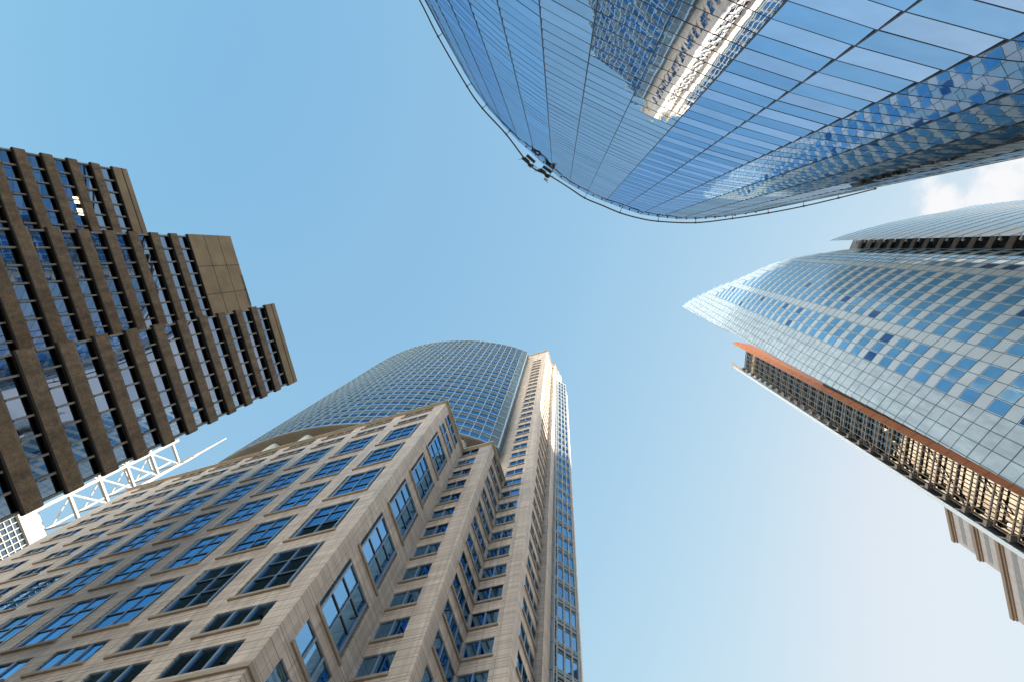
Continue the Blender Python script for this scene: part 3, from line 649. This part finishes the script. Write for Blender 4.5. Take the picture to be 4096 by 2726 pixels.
for k in (2, 3, 4, 5, 7, 9, 11, 13, 14, 15, 16, 17, 18, 19):
    p = rp3[k]; q = closest(Vector((p.x, p.y))); bm_ = MB()
    bm_.bar(p, (q.x, q.y, p.z - .15), .11); bm_.bar(p - Vector((0, 0, .28)), p + Vector((0, 0, .28)), .46, n=8)
    bm_.bar((q.x * .99 + p.x * .01, q.y * .99 + p.y * .01, p.z - .7), (q.x * .99 + p.x * .01, q.y * .99 + p.y * .01, p.z + .3), .16)
    bm_.build('rail_bracket', M['bronze'], gtw)
for i in range(8, 24):
    for f_ in (0.33, 0.8) if i > 12 else (0.5,):
        q = pl[i] + (pl[i + 1] - pl[i]) * f_; z = zt[i] + (zt[i + 1] - zt[i]) * f_ - 3.1
        d = pl[i + 1] - pl[i]; n = Vector((-d.y, d.x)); n = n if n.dot(-pl[i]) > 0 else -n
        F = frame(q, d, n); fm = MB(); fm.box(F, -.14, .14, .0, .34, z - .14, z + .14); fm.box(F, -.2, .2, .0, .06, z - .2, z + .2); fm.build('floodlight', M['gap'], gtw)

# window cleaning machine riding on the rail
mc = thing('cleaning_machine', 'dark window cleaning machine of two linked carriages clamped to the curved rooftop rail', 'cleaning rig', tuple(rs[38]))
def on_rail(t):
    k = int(t); f_ = t - k; p = rs[k] + (rs[k + 1] - rs[k]) * f_; d = (rs[k + 1] - rs[k]).normalized(); n = Vector((-d.y, d.x, 0)); n = n if n.dot(-p) > 0 else -n
    q = closest(Vector((p.x, p.y))); n = (p - Vector((q.x, q.y, p.z))).normalized(); t_ = Vector((-n.y, n.x, 0))
    if t_.dot(Vector((d.x, d.y, 0))) < 0: t_ = -t_
    return p, t_, n
M['mach'] = simple('machine_dark', (0.07, 0.055, 0.042), 0.55, 0.2, var=.3, scale=3)
M['machl'] = simple('machine_pale', (0.45, 0.42, 0.38), 0.6)
def t_at(az):
    return min((i / 10 for i in range(10 * (len(rs) - 1))), key=lambda t: abs(math.degrees(math.atan2(on_rail(t)[0].y, on_rail(t)[0].x)) - az))
for j, az in enumerate((-110.2, -101.5)):
    p, t_, n = on_rail(t_at(az)); F = frame((p.x, p.y), (t_.x, t_.y), (n.x, n.y)); z = p.z; m = MB(); s = 1 if j else -1
    m.box(F, -1.6, 1.5, -.22, .26, z - .36, z + .22); m.box(F, -1.2, .2, -.55, -.24, z - .2, z + .2)
    m.box(F, .4, 1.3, .27, .5, z - .6, z - .05); m.box(F, .9, 1.4, -.5, -.1, z + .22, z + .6)
    for a in (-1.3, -.4, .5, 1.2): m.bar(F(a, -.4, z - .5), F(a, .4, z - .5), .16, n=8); m.bar(F(a, .2, z - .5), F(a, .2, z + .5), .07)
    m.bar(F(-1.4, .1, z + .2), F(-2.1, .8, z + .8), .08); m.bar(F(1.3, -.3, z + .3), F(2.0, -.7, z + .6), .08); m.bar(F(-.9, 0, z + .2), F(.6, .1, z + .75), .07)
    o = m.build('carriage', M['mach'], mc)
    c = MB(); c.box(F, -1.0, 1.3, -1.3, -.7, z - 1.0, z - .25)
    for a in (-1.0, .1, 1.3): c.bar(F(a, -1.3, z - .25), F(a, -1.3, z + .3), .06); c.bar(F(a, -.7, z - .25), F(a, -.7, z + .3), .06)
    c.bar(F(-1.0, -1.3, z + .3), F(1.3, -1.3, z + .3), .06); c.build('basket', M['mach'], mc)
    if j: l = MB(); l.box(F, .7, 1.6, .7, 1.2, z - .4, z + .2); l.bar(F(.6, .9, z), F(1.9, 1.3, z - .2), .12); l.build('winch', M['machl'], mc)
pa, _, _ = on_rail(t_at(-108.5)); pb, _, _ = on_rail(t_at(-103)); m = MB(); m.bar(pa + Vector((0, -.4, .1)), pb + Vector((0, -.4, .1)), .09); m.bar(pa, pb, .14); m.build('link_arm', M['mach'], mc)

# ------------------------------------------------------------------ glass sail tower on the right
M['frit'] = simple('fritted_glass', (0.86, 0.93, 0.97), 0.22, 0.0, var=0.05, scale=.4, ior=1.7)
M['frit2'] = simple('fritted_glass_pattern', (0.82, 0.91, 0.96), 0.18, 0.0, var=0.16, scale=.9, ior=1.8, stretch=(1, 1.6, .5))
M['swin'] = simple('sail_window', (0.20, 0.54, 0.90), 0.06, 0.25, var=.08, scale=.5, ior=1.7)
M['swind'] = simple('sail_window_dark', (0.05, 0.17, 0.42), 0.05, 0.25, var=.06, ior=1.7)
M['sline'] = simple('sail_joint', (0.10, 0.20, 0.24), 0.5)
M['terra'] = simple('terracotta', (0.47, 0.16, 0.07), 0.7, var=0.10, scale=1.2)
M['terrad'] = simple('terracotta_joint', (0.16, 0.055, 0.03), 0.8)
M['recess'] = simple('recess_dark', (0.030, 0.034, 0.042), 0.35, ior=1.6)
M['brownm'] = simple('brown_metal', (0.13, 0.10, 0.08), 0.5, 0.2)
M['latt'] = simple('lattice_bronze', (0.19, 0.165, 0.145), 0.5, 0.2)
M['wgl'] = mirror('garden_glass', (0.27, 0.27, 0.245), 0.006, 0.8, var=.1)
M['cream'] = simple('cream_slab', (0.42, 0.34, 0.24), 0.7)
M['whitem'] = simple('white_edge', (0.55, 0.62, 0.68), 0.4, var=.03)
st_ = thing('glass_sail_tower', 'pale glass skyscraper with sail shaped facades, blue window squares and a terracotta fin', 'skyscraper', (55, 15, GZ))
T = Vector((0.0745, -0.009))
def polyline(pts, step, s_start_index):
    """points every step metres both ways from one vertex; returns list of (s, point)"""
    pts = [Vector(p) for p in pts]; k = s_start_index
    def walk(seq):
        out = [seq[0]]; acc = 0.0; P = seq[0]
        for q in seq[1:]:
            a = P
            while (q - a).length + acc >= step:
                a = a + (q - a).normalized() * (step - acc); out.append(a); acc = 0.0
            acc += (q - a).length; P = q
        return out
    f = walk(pts[k:]); b_ = walk(pts[:k + 1][::-1])
    return [(-i, p) for i, p in enumerate(b_)][::-1][:-1] + [(i, p) for i, p in enumerate(f)]
main = [(28.6, 24.4), (29.35, 22.7), (30.2, 21.1), (31.6, 18.2), (32.4, 16.9), (33.3, 15.5), (34.2, 14.2), (35.0, 12.9), (35.9, 11.8), (36.8, 10.7), (37.8, 9.6), (38.7, 8.6), (39.7, 7.6), (40.75, 6.7), (41.8, 5.8), (43.1, 4.75), (44.6, 3.65), (46.4, 2.6), (48.4, 1.75), (50.5, 1.05), (52.2, 0.55), (54.5, 0.0)]
nodes = polyline(main, 1.42, 6); nd = dict(nodes)
ZFL = [57.4 + 3.7 * k for k in range(-16, 45)]
def zroof(s):
    tab = ((-9, 206), (-6, 195), (-2.7, 184), (0, 172), (2.3, 163), (4, 155), (6, 149), (8, 145), (10.5, 139), (15, 123.5), (20, 112))
    for (a, za), (b, zb_) in zip(tab[:-1], tab[1:]):
        if a <= s <= b: return za + (zb_ - za) * (s - a) / (b - a)
    return tab[-1][1] if s > 0 else tab[0][1]
EDGE_UV = ((.2255, .0981), (.2700, .1220), (.3205, .148), (.3365, .1562), (.4304, .2059), (.4827, .2331), (.5676, .2760), (.7011, .3455), (.8704, .4360))
EDGE = []
for (u_, v_) in EDGE_UV:                          # where the sail is trimmed, as height against distance along it
    wv = Vector((u_, v_)) - T; a_ = math.atan2(wv.y, wv.x); best = None
    for k_ in range(-800, 300):
        i_ = math.floor(k_ / 100)
        if i_ < min(nd) or i_ + 1 > max(nd): continue
        p_ = nd[i_] + (nd[i_ + 1] - nd[i_]) * (k_ / 100 - i_); e_ = abs(math.atan2(p_.y, p_.x) - a_)
        if best is None or e_ < best[0]: best = (e_, k_ / 100, p_.length / wv.length)
    EDGE.append((best[2], best[1]))
EDGE.sort()
print('sail edge', [(round(a, 1), round(b, 2)) for a, b in EDGE])
def s_edge(z):
    if z <= EDGE[0][0]: return EDGE[0][1]
    for (za, sa_), (zb_, sb_) in zip(EDGE[:-1], EDGE[1:]):
        if za <= z <= zb_: return sa_ + (sb_ - sa_) * (z - za) / (zb_ - za)
    return EDGE[-1][1] + (EDGE[-1][1] - EDGE[-2][1]) * (z - EDGE[-1][0]) / (EDGE[-1][0] - EDGE[-2][0])
def sp(s, z, dct, off=0.0):
    lo_, hi = min(dct), max(dct); s = max(lo_, min(hi - 1e-6, s)); i = math.floor(s); f_ = s - i
    a, b = dct[i], dct[min(i + 1, hi)]; p = a + (b - a) * f_ + T * z
    if off: d = (b - a).normalized(); n = Vector((-d.y, d.x)); n = n if n.dot(-p) > 0 else -n; p = p + n * off
    return (p.x, p.y, z)
SLOT = max(s for s in nd if nd[s].y > 1.0)
swins = []; shell = MB(); jl = {}; ladder = MB()
STRIP = {3, 11}
for s0 in range(-8, SLOT + 3):
    for zf in ZFL:
        if zf < GZ: continue
        for part in (0, 1):
            za = zf + (0.0 if part == 0 else 2.1); zb_ = zf + (2.1 if part == 0 else 3.7)
            sa, sb = s0, s0 + 1; e = s_edge(za)
            if sb <= e: continue
            sa = max(sa, e); zr = min(zroof(sa), zroof(sb))
            if za >= max(zroof(sa), zroof(sb)) - .1: continue
            top = min(zb_, zr); ta_, tb_ = min(zb_, zroof(sa)), min(zb_, zroof(sb)); P = lambda s, z, o=0: sp(s, z, nd, o)
            win = part == 0 and s0 >= 0 and s0 not in STRIP and zf < zr - 9 and top == zb_
            if s0 >= SLOT and win: continue                            # open lattice in front of the recess
            if win:
                mb = MB(); shell_f = MB(); m1 = 0.07
                mb.face([P(sa + m1, za + .1), P(sb - m1, za + .1), P(sb - m1, top - .1), P(sa + m1, top - .1)])
                fr = MB()
                for (x0, x1, y0, y1) in ((sa, sa + m1, za, top), (sb - m1, sb, za, top), (sa + m1, sb - m1, za, za + .1), (sa + m1, sb - m1, top - .1, top)):
                    fr.face([P(x0, y0), P(x1, y0), P(x1, y1), P(x0, y1)])
                dark = random.random() < .03
                c = P((sa + sb) / 2, (za + top) / 2)
                swins.append((apparent(c, 1.42, 2.1), mb, M['swind'] if dark else M['swin'], [('frame', fr, M['frit'])]))
            else:
                shell.face([P(sa, za), P(sb, za), P(sb, max(tb_, za)), P(sa, max(ta_, za))], 0 if s0 >= 0 else 1)
part_windows(st_, swins, 100)
shell.build('fritted_sail', [M['frit'], M['frit2']], st_)
for s0 in range(-8, SLOT + 3):
    pts = [sp(max(s0, s_edge(z)), z, nd, .02) for z in [z for z in range(0, 205, 6)] if z < zroof(max(s0, s_edge(z))) and s0 >= s_edge(z) - .5]
    if len(pts) > 1:
        m = MB()
        for a, b in zip(pts[:-1], pts[1:]): m.bar(a, b, .055 if s0 <= SLOT else .09)
        m.build('vertical_joint', M['sline'], st_)
hj = MB()
for zf in ZFL:
    for dz in (0, 2.1) :
        z = zf + dz
        if z < GZ: continue
        for s0 in range(-8, SLOT + 2):
            sa = max(s0, s_edge(z))
            if sa >= s0 + 1 or z > min(zroof(sa), zroof(s0 + 1)): continue
            hj.bar(sp(sa, z, nd, .015), sp(s0 + 1, z, nd, .015), .05 if dz == 0 else .03)
o = hj.build('horizontal_joint', M['sline'], st_)
# upper sail behind the slot
fin2 = [(53.6, -1.45), (56.5, -2.45), (60, -3.6), (64, -4.8), (68, -5.85), (73, -6.95), (79, -8.0), (86, -9.6)]
n2 = dict(polyline(fin2, 1.42, 0)); mx2 = max(n2)
s2w, sh2, j2 = [], MB(), MB()
def zr2(s): return 133.5 if s > 1 else 131.5 + s
for s0 in range(0, mx2):
    for zf in ZFL:
        for part in (0, 1):
            za = zf + (0.0 if part == 0 else 2.1); zb_ = zf + (2.1 if part == 0 else 3.7)
            if zf < 20 or za > zr2(s0): continue
            P = lambda s, z: sp(s, z, n2); f4 = [P(s0, za), P(s0 + 1, za), P(s0 + 1, min(zb_, zr2(s0) + 1)), P(s0, min(zb_, zr2(s0) + 1))]
            if part == 0 and s0 >= 3:
                mb = MB(); mb.face(f4); s2w.append((apparent(f4[0], 1.42, 1.0), mb, M['swin'], []))
            else: sh2.face(f4)
up = sh2.build('upper_sail', M['frit'], st_)
bands = {}
for w in s2w: bands.setdefault(round(w[1].v[0][2], 2), MB()).add(w[1])
for bnd in bands.values(): bnd.build('window_band', M['swin'], up)
for zf in ZFL:
    if 20 < zf < 133:
        j2 = MB()
        for s0 in range(0, mx2): j2.bar(sp(s0, zf, n2, .02), sp(s0 + 1, zf, n2, .02), .04)
        j2.build('joint', M['sline'], up)
# dark recess between the two sails with its columns and brackets
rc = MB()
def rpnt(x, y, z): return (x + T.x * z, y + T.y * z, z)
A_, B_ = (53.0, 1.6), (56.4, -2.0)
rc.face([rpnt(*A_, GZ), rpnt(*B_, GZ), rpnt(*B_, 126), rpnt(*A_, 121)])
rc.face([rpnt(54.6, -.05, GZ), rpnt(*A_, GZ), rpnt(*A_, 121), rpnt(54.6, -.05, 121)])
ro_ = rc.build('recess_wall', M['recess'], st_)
for i, zf in enumerate(ZFL):
    if not 30 < zf < 120: continue
    m = MB(); a = Vector(rpnt(54.35, -1.45, zf)); b = Vector(rpnt(53.7, .3, zf))
    m.bar(a, b, .75, h=.9); m.bar(a + Vector((-.3, 0, .5)), b + Vector((-.3, 0, .5)), .14); m.bar(a + Vector((-.3, 0, -.5)), b + Vector((-.3, 0, -.5)), .14)
    m.build('recess_beam', M['brownm'], st_)
    k = MB(); c = Vector(rpnt(53.5, -1.15, zf + 1.7)); k.bar(c, c + Vector((.5, -.5, .9)), .16); k.bar(c, c + Vector((-.1, .25, 0)), .3); k.build('recess_bracket', M['whitem'], st_)
# terracotta fin, glazed winter garden and the white edge of the far sail
def pol2(d, az): return (d * math.cos(R(az)), d * math.sin(R(az)))
fm = MB(); E1, E2, E3, E4 = pol2(64, 27.27), pol2(64.6, 26.35), pol2(69.5, 25.2), pol2(70, 27.2)
fm.prism([E1, E2, E3, E4], GZ, 175)
fo = fm.build('terracotta_fin', M['terra'], st_)
for k in range(1, 46):
    jm_ = MB(); z = 175 - 3.7 * k; jm_.prism([pol2(63.97, 27.275), pol2(64.57, 26.345), pol2(69.45, 25.19), pol2(69.5, 25.4), pol2(64.9, 26.4), pol2(64.3, 27.2)], z - .035, z + .035); jm_.build('joint', M['terrad'], fo)
W0, W1 = (56.95, 29.33), (56.8, 35.0); Fw = frame(W0, (W1[0] - W0[0], W1[1] - W0[1]), (-1, -.02)); LW = 5.67; ZW = 162.0
wg = MB(); wg.face([Fw(0, -.5, GZ), Fw(LW, -.5, GZ), Fw(LW, -.5, ZW), Fw(0, -.5, ZW)]); wgo = wg.build('winter_garden', M['wgl'], st_)
wf, wc_ = MB(), MB()
for k in range(45):
    z = ZW - 3.7 * k
    if z < 0: break
    for dz in (0, -1.0): wf.box(Fw, 0, LW, -.1, .1, z + dz - .10, z + dz + .10)
    wf.box(Fw, LW - .55, LW + .25, .02, .8, z - .8, z - .2); wf.bar(Fw(LW, .7, z - .5), Fw(LW + .45, .9, z + .9), .16)
    q = k % 3; wf.bar(Fw(.3 + q * 1.8, -.15, z - .5), Fw(1.9 + q * 1.8, -.15, z - 3.2), .14)
for q in (0.05, .95, 2.2, 3.4, 4.6, LW - .05): wf.box(Fw, q - .05, q + .05, -.03, .13, GZ, ZW)
wf.build('lattice', M['latt'], wgo)
wc_.box(Fw, 0, LW, -.48, -.3, ZW - 7, ZW - 4.5); wc_.build('end_panel', M['cream'], wgo)
for (q, z) in ((3.3, 66.3), (4.6, 66.9), (1.2, 93.5), (2.5, 91.0)):
    lm = MB(); lm.bar(Fw(q, -.42, z - .16), Fw(q, -.42, z + .16), .3, n=10); lm.build('lamp', M['glow'], wgo)
we = MB(); Wb = pol2(66.6, 32.40); Wc = pol2(67.3, 32.85)
we.prism([Wb, Wc, (Wc[0] + 14, Wc[1] + 7.5), (Wb[0] + 14, Wb[1] + 6.4)], GZ, [170, 171, 160, 160]); we.build('far_sail_edge', M['whitem'], st_)
tb = MB(); pts = [Vector((*pol2(66.4, 32.1), 172.5)), Vector((*pol2(66.6, 32.2), 167)), Vector((*pol2(67, 32.0), 161.5))]
for a, b in zip(pts[:-1], pts[1:]): tb.bar(a, b, .5)
tb.build('edge_beam', M['cream'], st_)
bb = MB(); bb.prism([(58.5, 29.8), (58.4, 35.2), (66.5, 42), (98, 42), (98, -8), (72, -4), (58.5, 0.5), (57.5, 22)], GZ, 118)
bb.prism([(66, 31.2), (66, 36), (70, 40), (96, 40), (96, 31)], GZ, 160)
bb.build('core', M['body'], st_)

# ------------------------------------------------------------------ beige stepped tower behind it
M['beige'] = simple('beige_stone', (0.26, 0.24, 0.245), 0.7, var=.12, scale=.5)
M['ledge'] = simple('brown_ledge', (0.15, 0.11, 0.08), 0.7)
M['gwin'] = simple('grey_blind_window', (0.155, 0.145, 0.135), 0.3, 0.0, ior=1.6, var=.05)
bt = thing('stepped_beige_tower', 'beige stone tower with brown ledges stepping down beside the white edge of a glass tower', 'office tower', (120, 110, GZ))
du_, dn_ = Vector((.302, .953)), Vector((.953, -.302))
Fz = frame(dn_ * 112.7, du_, -dn_)
bm1 = MB(); bm1.box(Fz, 112, 149.3, -34, 0, GZ, 199.5); bm1.box(Fz, 149.3, 165, -34, -.01, GZ, 176.2)
# unseen sloping block, added to cast the shadow edge on the granite tower
SUNB = [(-13.55, 31.8, 115.0), (-13.55, 38.19, 105.0), (-12.45, 40.78, 99.0), (-10.25, 43.3, 72.0)]
rt = []
for (p, q, z) in SUNB:
    P = Vector((*rot(p, q), z)); t = (150 - P.x * dn_.x - P.y * dn_.y) / (sv.x * dn_.x + sv.y * dn_.y); Q = P + sv * t; rt.append((Q.x * du_.x + Q.y * du_.y, Q.z))
rt.sort()
print('roof line', rt)
poly = [(0, 235)] + [(rt[0][0] - 25, rt[0][1] + 18)] + rt + [(rt[-1][0] + 3, 150)] if False else None
Fr2 = frame(dn_ * 150, du_, -dn_)
prof = [(62, 199), (62, 244)] + [(min(rt[0][0], rt[-1][0]) - 30, 244)] + rt + [(rt[-1][0] + .5, 199)]  # outline traced back along the sun; its long end shades the brown block
bm1.face([Fr2(a, 0, z) for a, z in prof]); bm1.face([Fr2(a, -12, z) for a, z in prof])
for (a, z), (b, y) in zip(prof[:-1], prof[1:]): bm1.face([Fr2(a, 0, z), Fr2(b, 0, y), Fr2(b, -12, y), Fr2(a, -12, z)])
bm1.build('stone_wall', M['beige'], bt)  # tower walls together with the added shadow block
levels = [(199.5, 149.3), (187.0, 149.3), (176.2, 165), (164, 165), (152, 165), (140, 165)]
for i, (z, s1) in enumerate(levels):
    m = MB(); m.box(Fz, 112, s1 + .35, -2, 1.1, z - .9, z + .5); m.box(Fz, 112, s1 + .2, -2, .5, z - 1.6, z - .9); m.build('ledge', M['ledge'], bt)
    zl = (levels[i + 1][0] if i < 5 else z - 12)
    for (f0, f1) in ((.36, .60), (.78, .97)) if i != 0 else ((.36, .58), (.77, .97)):
        za, zb_ = z - (z - zl) * f1 + .6, z - (z - zl) * f0
        k = 0
        while True:
            b = s1 - 1.4 - 3.3 * k; a = b - 3.2
            if a < 112: break
            w = MB(); w.box(Fz, a, b, -.3, .06, za, zb_); w.build('window', M['gwin'], bt); k += 1

# ------------------------------------------------------------------ white framed tower far left
M['white'] = simple('white_steel', (0.27, 0.255, 0.235), 0.45, var=.03)
M['gridg'] = mirror('grid_glass', (0.22, 0.30, 0.36), .001, .5)
wt = thing('white_framed_tower', 'white steel framed tower top with open lattice crown and a tapering mast', 'tower', (-172, 96, GZ))
KW = 1.6; ow = Vector((-107.5, 59.7)); dw = Vector((-.24, -.97)).normalized(); nw = Vector((.97, -.24)).normalized()
Fw3 = frame(ow * KW, dw, nw); Fw2 = lambda a, d, z: Fw3(a * KW, d * KW, z * KW if z > 0 else z); LV = [144.0 - 8.2 * k for k in range(0, 6)]; LV = [133.6 - 8.02 * k for k in range(5)]
for k in range(4):
    m = MB()
    for d in (0, -7): m.bar(Fw2(6.4 * k, d, 93), Fw2(6.4 * k, d, 136 if k else 139), 1.1 if d == 0 else .7, up=(nw.x, nw.y, 0))
    m.build('column', M['white'], wt)
for z in LV:
    m = MB(); m.bar(Fw2(0, 0, z), Fw2(19.2, 0, z), .95, h=.95); m.bar(Fw2(0, -7, z - 2), Fw2(19.2, -7, z - 2), .55); m.bar(Fw2(0, 0, z), Fw2(0, -7, z - 2), .55); m.build('rung', M['white'], wt)
for i, z in enumerate(LV[:-1]):
    for k in range(3):
        m = MB(); m.bar(Fw2(6.4 * k, 0, z), Fw2(6.4 * (k + 1), 0, z - 8.0), .58); m.build('diagonal', M['white'], wt)
    m = MB(); m.bar(Fw2(0, -7, z - 8), Fw2(6.4, -7, z + 1), .4); m.build('diagonal', M['white'], wt)
m = MB(); b0, b1 = Vector(Fw2(0, 0, 133)), Vector(Fw2(0, 0, 155)); 
for i in range(5): m.bar(b0 + (b1 - b0) * i / 5, b0 + (b1 - b0) * (i + 1) / 5, .95 * KW - .2 * i, n=10)
m.build('mast', M['white'], wt)
m = MB(); m.bar(Fw2(.0, 1.0, 134), Fw2(.0, 1.0, 140), .4); m.bar(Fw2(0, 0, 134.5), Fw2(0, 1, 134.5), .3); m.bar(Fw2(0, 0, 139), Fw2(0, 1, 139), .3); m.build('access_rail', M['white'], wt)
m = MB()
for k in range(8): m.bar(Fw2(-3.2, .8, 100 + 4.2 * k), Fw2(-3.2, .8, 104 + 4.2 * k), 1.4, n=10); m.bar(Fw2(-3.2, .8, 104 + 4.2 * k), Fw2(-3.2, .8, 104.2 + 4.2 * k), 1.9, n=10)
m.build('ring_pipe', M['cream'], wt)
m = MB(); m.box(Fw2, -9, 40, -6, .6, 90.0, 93.6); m.box(Fw2, -9, 40, -6, .6, 72, 75.0); m.build('floor_beam', M['white'], wt)
gm = MB(); gm.face([Fw2(-9, 0, 75), Fw2(40, 0, 75), Fw2(40, 0, 90), Fw2(-9, 0, 90)]); gm.face([Fw2(-9, 0, GZ), Fw2(40, 0, GZ), Fw2(40, 0, 72), Fw2(-9, 0, 72)])
gmo = gm.build('glazing', M['gridg'], wt)
gb = MB()
for k in range(13): gb.box(Fw2, -9, 40, .01, .2, 75 + 1.25 * k - .08, 75 + 1.25 * k + .08)
for k in range(40): gb.box(Fw2, -9 + 1.25 * k - .08, -9 + 1.25 * k + .08, .01, .16, 75, 90)
gb.build('mullions', M['white'], gmo)
cw = MB(); cw.box(Fw2, -9, 40, -30, -8, GZ, 92); cw.build('core', M['body'], wt)
